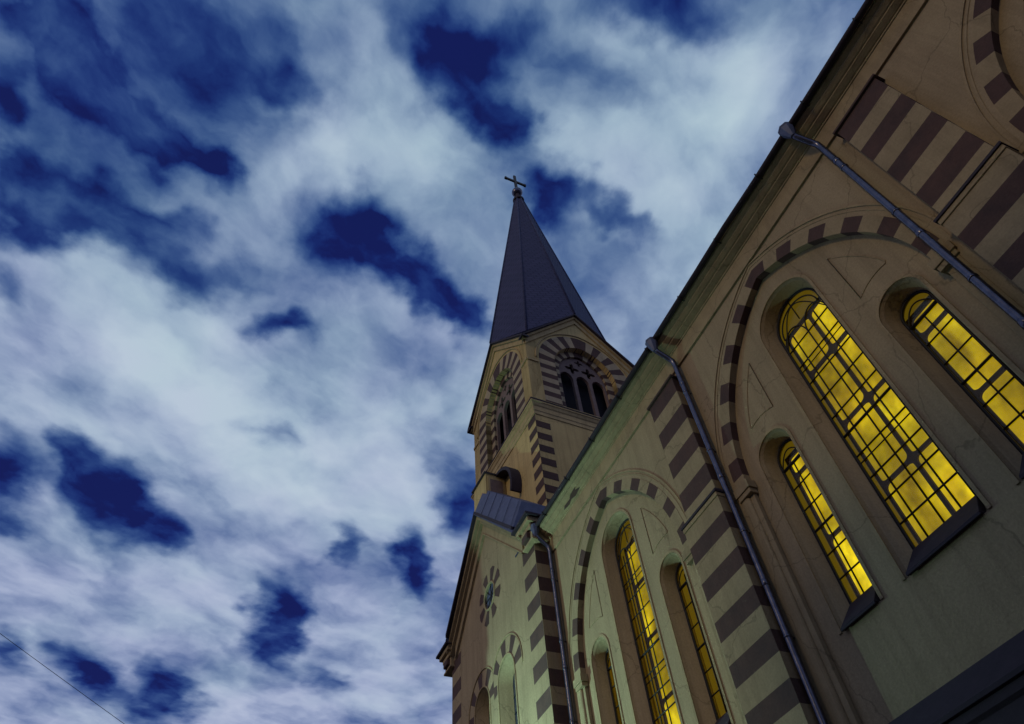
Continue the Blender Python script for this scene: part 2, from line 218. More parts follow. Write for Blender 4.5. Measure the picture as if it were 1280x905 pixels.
# ------------------------------------------------------------------ mesh helpers
class MB:
    """collects faces with material slots; F maps local (s, d, z) to object space"""
    def __init__(s, F=None): s.v = []; s.f = []; s.m = []; s.sm = []; s.F = F
    def add(s, vs, fs, m=0, smooth=False):
        o = len(s.v); s.v += [tuple(s.F(*p)) if s.F else tuple(p) for p in vs]
        for f in fs: s.f.append([o + i for i in f]); s.m.append(m); s.sm.append(smooth)
    def box(s, x0, x1, y0, y1, z0, z1, m=0):
        v = [(x, y, z) for z in (z0, z1) for y in (y0, y1) for x in (x0, x1)]
        s.add(v, [(0, 2, 3, 1), (4, 5, 7, 6), (0, 1, 5, 4), (2, 6, 7, 3), (0, 4, 6, 2), (1, 3, 7, 5)], m)
    def hexa(s, a, b, m=0):      # two quads of corresponding corners
        s.add(list(a) + list(b), [(0, 1, 2, 3), (7, 6, 5, 4)] + [(i, i + 4, (i + 1) % 4 + 4, (i + 1) % 4) for i in range(4)], m)
    def plate(s, outer, holes, d0, d1, m=0, back=True):
        loops = [outer] + list(holes); tri = tessellate_polygon([[Vector((x, z, 0)) for x, z in lp] for lp in loops])
        flat = [q for lp in loops for q in lp]; n = len(flat)
        vs = [(x, d0, z) for x, z in flat] + [(x, d1, z) for x, z in flat]
        fs = [tuple(t) for t in tri] + ([tuple(i + n for i in reversed(t)) for t in tri] if back else [])
        k = 0
        for lp in loops:
            c = len(lp)
            for i in range(c):
                a, b = k + i, k + (i + 1) % c; fs.append((a, b, b + n, a + n))
            k += c
        s.add(vs, fs, m)
    def loft(s, A, B, m=0, closed=True, smooth=False):
        n = len(A); s.add(list(A) + list(B), [(i, (i + 1) % n, n + (i + 1) % n, n + i) for i in range(n if closed else n - 1)], m, smooth)
    def profile(s, prof, x0, x1, m=0, cap=True):   # prof in (d, z), swept along s
        n = len(prof); vs = [(x0, d, z) for d, z in prof] + [(x1, d, z) for d, z in prof]
        fs = [(i, (i + 1) % n, n + (i + 1) % n, n + i) for i in range(n)]
        if cap: fs += [tuple(range(n)), tuple(range(2 * n - 1, n - 1, -1))]
        s.add(vs, fs, m)
    def tube(s, path, r, n=8, m=0, closed=False, smooth=True):
        P = [Vector(p) for p in path]; rings = []; up = None; k = len(P)
        for i, p in enumerate(P):
            if closed: t = (P[(i + 1) % k] - P[i - 1])
            else: t = P[min(i + 1, k - 1)] - P[max(i - 1, 0)]
            t.normalize()
            if up is None:
                up = Vector((0, 0, 1)) if abs(t.z) < .9 else Vector((1, 0, 0))
            a = t.cross(up).normalized(); b = a.cross(t).normalized(); up = b
            rr = r[i] if isinstance(r, (list, tuple)) else r
            rings.append([p + (a * math.cos(2 * PI * j / n) + b * math.sin(2 * PI * j / n)) * rr for j in range(n)])
        for i in range(k if closed else k - 1): s.loft(rings[i], rings[(i + 1) % k], m, True, smooth)
        if not closed: s.add(rings[0], [tuple(range(n))], m); s.add(rings[-1], [tuple(range(n))], m)
    def lathe(s, prof, c, n=24, m=0, smooth=True):    # prof (r, z) about a vertical axis at c
        rings = [[(c[0] + r * math.cos(2 * PI * j / n), c[1] + r * math.sin(2 * PI * j / n), c[2] + z) for j in range(n)] for r, z in prof]
        for a, b in zip(rings, rings[1:]): s.loft(a, b, m, True, smooth)
        s.add(rings[0], [tuple(range(n))], m); s.add(rings[-1], [tuple(range(n))], m)
    def build(s, name, mats, parent=None, bevel=0.0, recalc=True):
        me = bpy.data.meshes.new(name); me.from_pydata(s.v, [], s.f)
        for mt in (mats if isinstance(mats, (list, tuple)) else [mats]): me.materials.append(mt)
        me.polygons.foreach_set('material_index', s.m); me.polygons.foreach_set('use_smooth', s.sm); me.update()
        if recalc:
            bm = bmesh.new(); bm.from_mesh(me); bmesh.ops.remove_doubles(bm, verts=bm.verts, dist=1e-5); bmesh.ops.recalc_face_normals(bm, faces=bm.faces); bm.to_mesh(me); bm.free()
        o = bpy.data.objects.new(name, me); COL.objects.link(o)
        if parent: o.parent = parent
        if bevel:
            b = o.modifiers.new('edge', 'BEVEL'); b.width = bevel; b.segments = 2; b.limit_method = 'ANGLE'; b.angle_limit = R(40)
        return o
def thing(name, label, cat, group=None):
    o = bpy.data.objects.new(name, None); COL.objects.link(o); o['label'] = label; o['category'] = cat
    if group: o['group'] = group
    return o
def tag(o, label, cat, group=None):
    o['label'] = label; o['category'] = cat
    if group: o['group'] = group
    return o
def again(o, loc, parent):
    c = o.copy(); COL.objects.link(c); c.parent = parent; c.location = loc
    for ch in o.children:
        k = ch.copy(); COL.objects.link(k); k.parent = c
    return c

def round_outline(c, hw, z0, zs, n=20):     # round-headed opening, counter-clockwise from bottom left... in (s, z)
    return [(c - hw, z0), (c + hw, z0)] + [(c + hw * math.cos(PI * i / n), zs + hw * math.sin(PI * i / n)) for i in range(n + 1)]
def pointed_arc(c, e, rad, zc, n=24):       # from the right springing over the apex to the left springing
    a = math.acos(e / rad)
    right = [(c - e + rad * math.cos(a * i / n), zc + rad * math.sin(a * i / n)) for i in range(n + 1)]
    return right + [(2 * c - x, z) for x, z in reversed(right[:-1])]
def pointed_outline(c, e, rad, zc, z0, n=24):
    hw = rad - e; return [(c - hw, z0), (c + hw, z0)] + pointed_arc(c, e, rad, zc, n)

# ------------------------------------------------------------------ the setting under the church
g = MB(); g.add([(-1500, -1500, 0), (1500, -1500, 0), (1500, 1500, 0), (-1500, 1500, 0)], [(0, 1, 2, 3)]); o = g.build('ground', PAVING); o['kind'] = 'structure'
g = MB(); g.box(-200, 200, 1.2, 4.0, -.1, .006); o = g.build('road', ASPHALT); o['kind'] = 'structure'
g = MB(); g.box(-200, 200, .36, 1.2, -.1, .13); o = g.build('pavement', PAVING); o['kind'] = 'structure'

# ------------------------------------------------------------------ the church
church = thing('church', 'ochre and brown striped church with lit yellow windows and a tall slate spire', 'church')
UC = [-2.54, 4.46, 11.46]           # bay centres
E_, ZC, RO, RI = 1.15, 10.0, 3.85, 3.57
D_PANEL, D_GLASS = -.15, -.46
X0, X1 = -13.1, 14.66

# nave wall with the three big arched recesses
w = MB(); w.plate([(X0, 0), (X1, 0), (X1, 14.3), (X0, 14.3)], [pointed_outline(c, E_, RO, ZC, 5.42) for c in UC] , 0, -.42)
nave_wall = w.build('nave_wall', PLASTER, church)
w = MB(); w.box(X0, 15.5, -13.3, -12.9, 0, 14.3); w.box(X0, X0 + .4, -12.9, -.42, 0, 14.3); w.build('back_wall', PLASTER, church)

def arch_ring(c):
    mb = MB(); amax_o = math.acos(E_ / RO); amax_i = math.acos(E_ / RI)
    bounds = [2.5, 8.7, 15.4, 21.8, 28.9, 35.4, 42.1, 48.3, 55.5, 61.6, 67.4, 72.62]; # degrees about the arc's own centre
    segs = []; prev = 0.0; m = 1
    for b in bounds: segs.append((prev, b, m)); prev = b; m = 1 - m
    # dark (0) / pale (1): springer pale, keystone dark
    for side in (1, -1):
        for k, (a0, a1, _m) in enumerate(segs):
            mt = 1 if k % 2 == 0 else 0
            n = 3; front_o = []; front_i = []
            for i in range(n + 1):
                t = a0 + (a1 - a0) * i / n; ao = min(R(t), amax_o); ai = min(R(t), amax_i)
                front_o.append((c + side * (-E_ + RO * math.cos(ao)), ZC + RO * math.sin(ao))); front_i.append((c + side * (-E_ + RI * math.cos(ai)), ZC + RI * math.sin(ai)))
            A = [(x, .006, z) for x, z in front_o]; B = [(x, .006, z) for x, z in front_i]; C_ = [(x, D_PANEL - .02, z) for x, z in front_i]; D_ = [(x, -.01, z) for x, z in front_o]
            mb.loft(A, B, mt, False); mb.loft(B, C_, mt, False); mb.loft(D_, A, mt, False)
    o = mb.build('arch_ring', [BROWN, PALE], church, recalc=False)
    # thin raised hood line outside the stripes, impost blocks and moulded jambs
    h = MB(); arc = pointed_arc(c, E_, RO + .19, ZC, 30)
    for off, d1, hw in ((0, .022, .018), (-.085, .010, .012)):
        a_ = [(x, z) for x, z in pointed_arc(c, E_, RO + .19 + off + hw, ZC, 30)]; b_ = [(x, z) for x, z in pointed_arc(c, E_, RO + .19 + off - hw, ZC, 30)]
        h.loft([(x, d1, z) for x, z in a_], [(x, d1, z) for x, z in b_], 0, False); h.loft([(x, -.01, z) for x, z in a_], [(x, d1, z) for x, z in a_], 0, False); h.loft([(x, d1, z) for x, z in b_], [(x, -.01, z) for x, z in b_], 0, False)
    h.build('hood_mould', MOULD, o, recalc=False)
    for s in (1, -1):
        j = MB(); lo, li = c + s * (RO - E_), c + s * (RI - E_)
        def bx(a, b, y0, y1, z0, z1): j.box(min(a, b), max(a, b), y0, y1, z0, z1)
        bx(lo + s * .06, li - s * .07, -.14, .06, 9.80, 9.98); bx(lo + s * .03, li - s * .04, -.14, .035, 9.70, 9.80)
        bx(lo, lo - s * .13, -.14, .004, 5.43, 9.70); bx(lo - s * .13, li, -.14, -.05, 5.43, 9.70)
        n = 8; cx, r_ = lo - s * .13, .05
        j.tube([(cx - s * .0, -.045, 5.44), (cx, -.045, 9.69)], .045, 10)
        j.build('impost_jamb', PALE, o, bevel=.008)
for c in UC: arch_ring(c)

# recessed bay panel with its three window openings, splayed reveals and incised spandrel frames
SMALL = 1.65
def bay_panel(c):
    mb = MB(); wins = [(0, .73, 6.78, 12.10), (SMALL, .42, 6.78, 10.05), (-SMALL, .42, 6.78, 10.05)]
    # outline kept inside the wall's thickness
    mb.plate(pointed_outline(c, E_, RO + .1, ZC, 5.36), [round_outline(c + o_, hw, z0, zs, 28) for o_, hw, z0, zs in wins], D_PANEL, D_PANEL - .05)
    o = mb.build('bay_panel', PLASTER, church)
    for o_, hw, z0, zs in wins:
        rv = MB(); gw = .58 if hw > .6 else .29; zz = zs + (.04 if hw > .6 else .0)
        A = round_outline(c + o_, hw - .001, z0, zs, 28); B = round_outline(c + o_, gw, 7.19, zz, 28)
        # a short rounded arris, then the splay back to the glass
        A1 = round_outline(c + o_, hw - .035, z0, zs, 28)
        rv.loft([(x, D_PANEL, z) for x, z in A], [(x, D_PANEL - .05, z) for x, z in A1], 0, True, False)
        rv.loft([(x, D_PANEL - .05, z) for x, z in A1], [(x, D_GLASS - .05, z) for x, z in B], 0, True, True)
        rv.loft([(x, D_GLASS - .05, z) for x, z in B], [(x, -.84, z) for x, z in round_outline(c + o_, gw + .34, z0, zz + .30, 28)], 0, True, True)
        rv.build('window_reveal', PLASTER, o, recalc=False)
        rim = MB(); O = round_outline(c + o_, hw + .055, z0, zs, 28)[1:] + [(c + o_ - hw - .055, z0)]; I = round_outline(c + o_, hw, z0, zs, 28)[1:] + [(c + o_ - hw, z0)]
        dd = D_PANEL + .022
        rim.loft([(x, dd, z) for x, z in O], [(x, dd, z) for x, z in I], 0, False); rim.loft([(x, D_PANEL - .01, z) for x, z in O], [(x, dd, z) for x, z in O], 0, False); rim.loft([(x, dd, z) for x, z in I], [(x, D_PANEL - .03, z) for x, z in I], 0, False)
        rim.build('window_rim', MOULD, o, recalc=False)
    for s in (1, -1):
        sp = MB()
        # spandrel frame: an arc under the ring, an upright beside the tall window, an arc over the small one
        pts = []
        for i in range(11):
            a = R(17 + (41.6 - 17) * i / 10); pts.append((c + s * (-E_ + 3.2 * math.cos(a)), ZC + 3.2 * math.sin(a)))
        for i in range(7):
            a = R(118 - 44 * i / 6); pts.append((c + s * (SMALL + .88 * math.cos(a)), 10.05 + .88 * math.sin(a)))
        fr = [(x, D_PANEL + .004, z) for x, z in pts]; sp.tube(fr, .010, 6, 0, True)
        sp.build('spandrel_frame', MOULD, o)
for c in UC: bay_panel(c)

# windows: built once per kind around s = 0, then copied along the bays
def rrect(x0, x1, z0, z1, r, n=5):
    p = []
    for cx, cz, a0 in ((x0 + r, z0 + r, 180), (x1 - r, z0 + r, 270), (x1 - r, z1 - r, 0), (x0 + r, z1 - r, 90)):
        p += [(cx + r * math.cos(R(a0 + 90 * i / n)), cz + r * math.sin(R(a0 + 90 * i / n))) for i in range(n + 1)]
    return p
def window(kind):
    gw = .58 if kind == 'big' else .29; zs = 12.14 if kind == 'big' else 10.05; zb = 7.2
    ol = round_outline(0, gw, zb, zs, 28)
    p = MB(); p.plate(ol, [], D_GLASS - .012, D_GLASS - .016); 
    pane = p.build('window_pane', GLASS, church)
    pane.name = 'window'
    b = MB(); d = D_GLASS
    def bar(pts, r=.013, dd=0): b.tube([(x, d + dd, z) for x, z in pts], r * 1.25, 6)
    bar(ol + [ol[0]], .022)
    zt = [zb + .432 + .4485 * k for k in range(20)]
    if kind == 'big':
        zt = [7.64, 8.08, 8.53, 8.98, 9.43, 9.88, 10.34, 10.80, 11.26, 11.71]
        for z in zt: bar([(-gw, z), (gw, z)], .019 if abs(z - 9.43) < .01 else .012)
        bar([(-gw, 8.84), (gw, 8.84)], .009, .0); bar([(-gw, 11.13), (gw, 11.13)], .008)
        for x in (-.31, 0, .31): bar([(x, zb), (x, 11.71 if x == 0 else 11.95)], .012)
        bar([(.5 * math.cos(PI * i / 24), 12.06 + .5 * math.sin(PI * i / 24)) for i in range(25)], .012)
        for sx in (-1, 1):      # two cusped heads meeting under an interlaced crown
            bar([(sx * (.29 + .29 * math.cos(PI * i / 14)), 11.71 + .42 * math.sin(PI * i / 14)) for i in range(15)], .012)
            bar([(sx * (.58 - .58 * i / 12), 11.74 + .80 * math.sin(PI / 2 * i / 12)) for i in range(13)], .010)
        bar([(0, 12.13), (0, 12.68)], .010)
    else:
        zt = [7.64, 8.08, 8.55, 8.99, 9.45, 9.89]
        for z in zt: bar([(-gw, z), (gw, z)], .024 if abs(z - 9.89) < .01 else (.017 if abs(z - 8.55) < .01 else .011))
        bar([(0, zb), (0, 9.89)], .011)
        for sx in (-1, 1): bar([(sx * gw * (1 - i / 10), 9.89 + .30 * math.sin(PI / 2 * i / 10) ** .8) for i in range(11)], .010)
    b.build('glazing_bar', IRON, pane)
    hw = gw + .11; f = MB(); holes = []; tp = 12.50 if kind == 'big' else 10.42
    cols = [(-hw + .05, -.034), (.034, hw - .05)] if kind == 'big' else [(-hw + .055, hw - .055)]
    rows = [(5.90, 7.16), (7.21, 8.53), (8.59, 9.93), (9.99, 11.29 if kind == 'big' else tp - .08)] + ([(11.36, tp - .08)] if kind == 'big' else [])
    for z0, z1 in rows:
        for a, c_ in cols: holes.append(rrect(a, c_, z0, z1, .10))
    f.plate([(-hw, 5.8), (hw, 5.8), (hw, tp), (-hw, tp)], holes, -.80, -.845)
    f.build('inner_frame', WOOD, pane)
    l = MB(); l.add([(-hw - .01, -.90, 5.4), (hw + .01, -.90, 5.4), (hw + .01, -.90, tp + .01), (-hw - .01, -.90, tp + .01)], [(0, 1, 2, 3)])
    l.build('lit_blind', LIT, pane)
    l = MB(); l.plate([(-hw - .5, 5.3), (hw + .5, 5.3), (hw + .5, tp + 1.0), (-hw - .5, tp + 1.0)], [[(-hw + .003, 5.45), (hw - .003, 5.45), (hw - .003, tp - .003), (-hw + .003, tp - .003)]], -.855, -.865)
    l.build('embrasure_glow_plate', EMBRASURE_GLOW, pane)  # glowing plate round the inner frame, imitating a lamplit embrasure
    s = MB(); q = gw + .075
    # dark sheet-metal sill: steep fall from the glass to a lip in front of the wall, with a folded drip
    s.hexa([(-gw - .01, D_GLASS + .02, 7.225), (gw + .01, D_GLASS + .02, 7.225), (gw + .01, D_GLASS - .06, 7.20), (-gw - .01, D_GLASS - .06, 7.20)],
           [(-q, -.075, 6.80), (q, -.075, 6.80), (q, -.20, 6.765), (-q, -.20, 6.765)])
    s.box(-q, q, -.098, -.068, 6.755, 6.796)
    s.build('window_sill', SHEET, pane, bevel=.006)
    return pane
for kind, offs in (('big', (0,)), ('small', (SMALL, -SMALL))):
    first = None
    for c in UC:
        for o_ in offs:
            if first is None: first = window(kind); first.location = (c + o_, 0, 0)
            else: again(first, (c + o_, 0, 0), church)

# striped piers between the bays
def pier(c):
    mb = MB(); hw, hl = .51, .585
    def band(z0, z1, m, h, y): mb.box(c - h, c + h, -.02, y, z0, z1, m)
    zs = [13.62, 13.13, 12.70, 12.25, 11.80, 11.37, 10.92, 10.48, 10.26]
    for i, (a, b) in enumerate(zip(zs, zs[1:])): band(b, a, 0 if i % 2 == 0 else 1, hw, .2)
    z = 10.02; band(9.62, z, 1, hl, .3); z = 9.62; dark = True
    while z > 5.5:
        h_ = .37 if dark else .41; z2 = max(z - h_, 5.2); band(z2, z, 0 if dark else 1, hl, .3); z = z2; dark = not dark
    band(0, z, 1, hl + .02, .34)
    o = mb.build('pier', [BROWN, PALE], church, recalc=True)
    k = MB()
    k.hexa([(c - hw, 0, 10.27), (c + hw, 0, 10.27), (c + hw, .205, 10.27), (c - hw, .205, 10.27)], [(c - hl - .03, 0, 10.12), (c + hl + .03, 0, 10.12), (c + hl + .03, .345, 10.12), (c - hl - .03, .345, 10.12)])
    k.box(c - hl - .03, c + hl + .03, 0, .345, 10.07, 10.12)
    k.build('weathering', SHEET, o, bevel=.005)
    k = MB(); k.box(c - hl - .012, c + hl + .012, 0, .322, 9.98, 10.07); k.build('moulding', MOULD, o, bevel=.01)
    k = MB(); k.box(c - hw - .05, c + hw + .05, -.02, .25, 13.60, 13.66); k.build('capital', BROWN, o, bevel=.012)
for c in (-6.04, .96, 7.96): pier(c)

# cornice, gutter and roof of the nave
cp = [(-.1, 13.88), (.05, 13.88), (.05, 14.34), (.075, 14.35), (.075, 14.385), (.10, 14.39), (.20, 14.45), (.20, 14.475), (.235, 14.49), (.31, 14.55), (.31, 14.575), (.38, 14.61), (.40, 14.62), (.40, 14.74), (-.1, 14.74)]
k = MB(); k.profile(cp, X0, X1 - .02); cornice = k.build('cornice', MOULD, church)
k = MB(); n = 10; gp = [(.475 + .07 * math.cos(PI + PI * i / n), 14.70 + .07 * math.sin(PI + PI * i / n)) for i in range(n + 1)]; gp = gp + [(.535, 14.705), (.415, 14.705)]
rg = random.Random(5); xs_ = [X0 + i * (X1 - .15 - X0) / 24 for i in range(25)]; off = [(rg.uniform(-.010, .010), rg.uniform(-.016, .016)) for _ in xs_]
rings = [[(x, d_ + o1, z_ + o2) for d_, z_ in gp] for x, (o1, o2) in zip(xs_, off)]
for A, B in zip(rings, rings[1:]): k.loft(A, B, 0, True)
for A in (rings[0], rings[-1]): k.add(A, [tuple(range(len(A)))])
gutter = k.build('gutter', SHEET, church)
for i in range(18):
    x = X0 + .5 + i * 1.55; k = MB(); k.box(x, x + .03, .39, .55, 14.612, 14.627); k.box(x, x + .03, .546, .557, 14.62, 14.72); k.build('gutter_bracket', IRON, gutter)
k = MB(); k.profile([(.47, 14.745), (.47, 14.80), (-6.6, 21.0), (-14.0, 14.80), (-14.0, 14.745), (-6.6, 20.94)], X0 - .3, 16.0); k.build('nave_roof', SLATE, church)

# downpipes with their hopper heads
def downpipe(x, label=None):
    p = MB(); path = [(x + .08, .475, 14.52), (x + .08, .465, 14.42), (x + .07, .41, 14.34), (x + .02, .22, 14.10), (x, .15, 14.01), (x, .13, 13.86), (x, .13, 10.6)]
    if x < 14:   # kicks out over the pier's weathering
        path += [(x, .13, 8.0), (x, .13, 3.0), (x, .13, .3)]
    else: path += [(x, .13, 3.0), (x, .13, .3)]
    p.tube(path, .062, 14); o = p.build('downpipe', ZINC, church)
    h = MB(); h.lathe([(.05, -.30), (.075, -.24), (.125, -.10), (.155, .02), (.165, .03), (.165, .07), (.15, .08)], (x + .08, .48, 14.66), 8, 0, False); h.build('hopper', ROOFZINC, o)
    for z in (12.9, 11.1, 9.1, 7.1, 5.6, 3.2):
        c_ = MB(); c_.lathe([(.066, -.025), (.072, -.02), (.072, .02), (.066, .025)], (x, .13, z), 14); c_.box(x - .012, x + .012, -.02, .07, z - .012, z + .012); c_.build('pipe_clip', ZINC, o)
    for z in (13.2, 10.4, 8.05, 4.4):
        c_ = MB(); c_.lathe([(.064, -.06), (.069, -.055), (.069, .05), (.064, .06)], (x, .13, z), 14); c_.build('pipe_socket', ZINC, o)
    return o
for x in (1.84, 7.27, 14.37): downpipe(x)

# plaster fallen from the cornice beside the gabled front
k = MB(); pts = [(12.15, .0), (12.35, .55), (12.28, 1.0), (12.6, .9), (12.75, .45), (13.05, .6), (13.2, .1), (12.9, -.25), (12.7, .05), (12.5, -.3)]
k.add([(x, .105 + .125 * max(0, t + .3) / 1.3 + .004, 14.385 + .085 * max(0, t + .3) / 1.3) for x, t in pts], [tuple(range(len(pts)))]); k.build('bare_patch', BROWN, cornice)

# sloped metal-covered ledge and dark plinth
k = MB(); k.profile([(-.1, 5.45), (.01, 5.42), (.34, 5.02), (.36, 5.0), (.36, 4.95), (.30, 4.94), (-.1, 4.94)], X0, X1); ledge = k.build('ledge', SHEET, church)
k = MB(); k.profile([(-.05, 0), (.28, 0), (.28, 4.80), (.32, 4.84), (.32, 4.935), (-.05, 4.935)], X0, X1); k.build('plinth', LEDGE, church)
k = MB(); k.profile([(-.05, 5.80), (.018, 5.80), (.018, 5.84), (-.05, 5.84)], X0, X1)

# ------------------------------------------------------------------ gabled side front beside the nave
GX, GY = 18.3, .45; GH = 3.62
def gz(x, top=18.0): return top - abs(x - 18.4)
lanc = [(17.25, .60, 11.6), (19.17, .60, 11.6)]
w = MB()
w.plate([(X1, 0), (21.9, 0), (21.9, 14.45), (21.9, gz(21.9)), (18.4, 18.0), (X1, gz(X1))], [round_outline(c, hw, 7.6, zs, 20) for c, hw, zs in lanc] + [[(18.22 + .44 * math.cos(2 * PI * i / 28), 14.85 + .44 * math.sin(2 * PI * i / 28)) for i in range(28)]], GY, GY - .4)
gable = w.build('gable_front', PLASTER, church)
w = MB(); w.box(X1, X1 + .4, -.5, GY - .4, 0, 14.4); w.box(21.5, 21.9, -12.9, GY - .4, 0, 14.4); w.build('return_wall', PLASTER, gable)
# checkerboard quoins at both corners (front stripes fall between the return stripes)
def quoin(corner, sgn):
    q = MB(); z = 14.50; i = 0
    while z > 3:
        z2 = z - .445
        if i % 2 == 0: q.box(min(corner, corner + sgn * .012) - .0, max(corner, corner + sgn * .012), GY - .45, GY - .0, z2 + .0, z, 1) if False else None
        m_ret, m_fr = (0, 1) if i % 2 == 1 else (1, 0)
        a, b = corner, corner - sgn * .86
        q.add([(a, GY + .007, z2), (b, GY + .007, z2), (b, GY + .007, z), (a, GY + .007, z)], [(0, 1, 2, 3)], m_fr)
        if m_fr == 0: q.add([(b, GY + .007, z2), (b, GY - .01, z2), (b, GY - .01, z), (b, GY + .007, z)], [(0, 1, 2, 3)], 0)
        e = corner + sgn * .007
        q.add([(e, GY + .007, z2), (e, GY - .45, z2), (e, GY - .45, z), (e, GY + .007, z)], [(0, 1, 2, 3)], m_ret)
        q.add([(a, GY + .007, z2), (e, GY + .007, z2), (e, GY + .007, z), (a, GY + .007, z)], [(0, 1, 2, 3)], m_ret)
        z = z2; i += 1
    q.build('quoin', [BROWN, PLASTER], gable, recalc=False)
quoin(X1, -1); quoin(21.9, 1)
# raking mouldings, kneelers and the dark verge
def rake_band(name, off0, off1, y0, y1, m, half, zend):
    # a band between two lines parallel to the rake, off below the roof line
    b = MB()
    for s in (1, -1):
        xa, xb = 18.4, 18.4 + s * half
        def line(x, off): return 18.32 - abs(x - 18.4) - off * 1.414
        A = [(xa, y1, line(xa, off0)), (xb, y1, line(xb, off0)), (xb, y1, line(xb, off1)), (xa, y1, line(xa, off1))]
        B = [(x, y0, z) for x, _, z in A]; b.hexa(A, B)
    return b.build(name, m, gable)
rake_band('raking_cornice', .02, .17, GY - .02, .74, MOULD, 3.35, 0)
rake_band('raking_cornice', .17, .27, GY - .02, .62, MOULD, 3.30, 0)
rake_band('raking_cornice', .27, .58, GY - .02, .51, MOULD, 3.05, 0)
rake_band('raking_cornice', .58, .62, GY - .02, .535, MOULD, 3.02, 0)
rake_band('verge', -.07, .02, GY - .02, .86, SHEET, 3.1, 0)
for s in (1, -1):
    kx = 18.4 + s * 3.62
    k = MB()
    k.box(kx - .56, kx + .56, -.2, .86, 14.98, 15.06); k.build('kneeler_cover', SHEET, gable, bevel=.01)
    k = MB(); k.box(kx - .46, kx + .46, -.1, .76, 14.82, 14.98); k.box(kx - .36, kx + .36, -.1, .66, 14.66, 14.82); k.box(kx - .30, kx + .30, -.1, .58, 14.34, 14.66); k.box(kx - .36, kx + .36, -.1, .62, 14.27, 14.34)
    k.build('kneeler', MOULD, gable, bevel=.015)
    k = MB(); k.box(kx - s * .02 - .2, kx - s * .02 + .2, .5, .70, 14.40, 14.62); k.build('corbel', BROWN, gable, bevel=.03)
# steep zinc-clad roof front and the roof running back to the tower
rf = MB(); top = 1.36
F = [(15.3, .86, 15.07), (18.4, .86, 18.27), (21.5, .86, 15.07)]
G_ = [(15.3, .41, 16.45), (18.4, .41, 19.62), (21.5, .41, 16.45)]
H_ = [(15.3, -.9, 16.45), (18.4, -.9, 19.62), (21.5, -.9, 16.45)]
rf.add(F + G_ + H_, [(0, 1, 4, 3), (1, 2, 5, 4), (3, 4, 7, 6), (4, 5, 8, 7)])
rf.add([F[0], G_[0], H_[0], (15.3, -.9, 15.07)], [(0, 1, 2, 3)]); rf.add([F[2], G_[2], H_[2], (21.5, -.9, 15.07)], [(0, 1, 2, 3)])
roof = rf.build('gable_roof', ROOFZINC, church, recalc=False)
for s in (1, -1):
    for i in range(1, 6):
        sm = MB(); x = 18.4 - s * 3.1 * i / 5.2; sm.tube([(x, .865, gz(x, 18.27)), (x, .415, gz(x, 19.62))], .010, 5); sm.build('standing_seam', ROOFZINC, roof)
# round window with eight brown wedges
ro = MB()
for k_ in range(8):
    a = R(22.5 + 45 * k_); h0, h1 = R(9), R(12.5)
    c_ = lambda r_, t: (18.22 + r_ * math.cos(t), GY + .008, 14.85 + r_ * math.sin(t))
    ro.add([c_(.50, a - h0 * 1.25), c_(.93, a - h1), c_(.97, a), c_(.93, a + h1), c_(.50, a + h0 * 1.25)], [(0, 1, 2, 3, 4)], 0)
rosette = ro.build('rosette', BROWN, church, recalc=False)
k = MB(); k.tube([(18.22 + .45 * math.cos(2 * PI * i / 28), GY + .01, 14.85 + .45 * math.sin(2 * PI * i / 28)) for i in range(28)], .035, 6, 0, True); k.build('window_rim', MOULD, rosette)
k = MB(); k.plate([(18.22 + .45 * math.cos(2 * PI * i / 28), 14.85 + .45 * math.sin(2 * PI * i / 28)) for i in range(28)], [], GY - .06, GY - .08); k.build('window_pane', ROOFZINC, rosette)
k = MB()
for a in (0, 45, 90, 135): k.tube([(18.22 + .44 * math.cos(R(a)), GY - .045, 14.85 + .44 * math.sin(R(a))), (18.22 - .44 * math.cos(R(a)), GY - .045, 14.85 - .44 * math.sin(R(a)))], .015, 6)
k.build('glazing_bar', IRON, rosette)
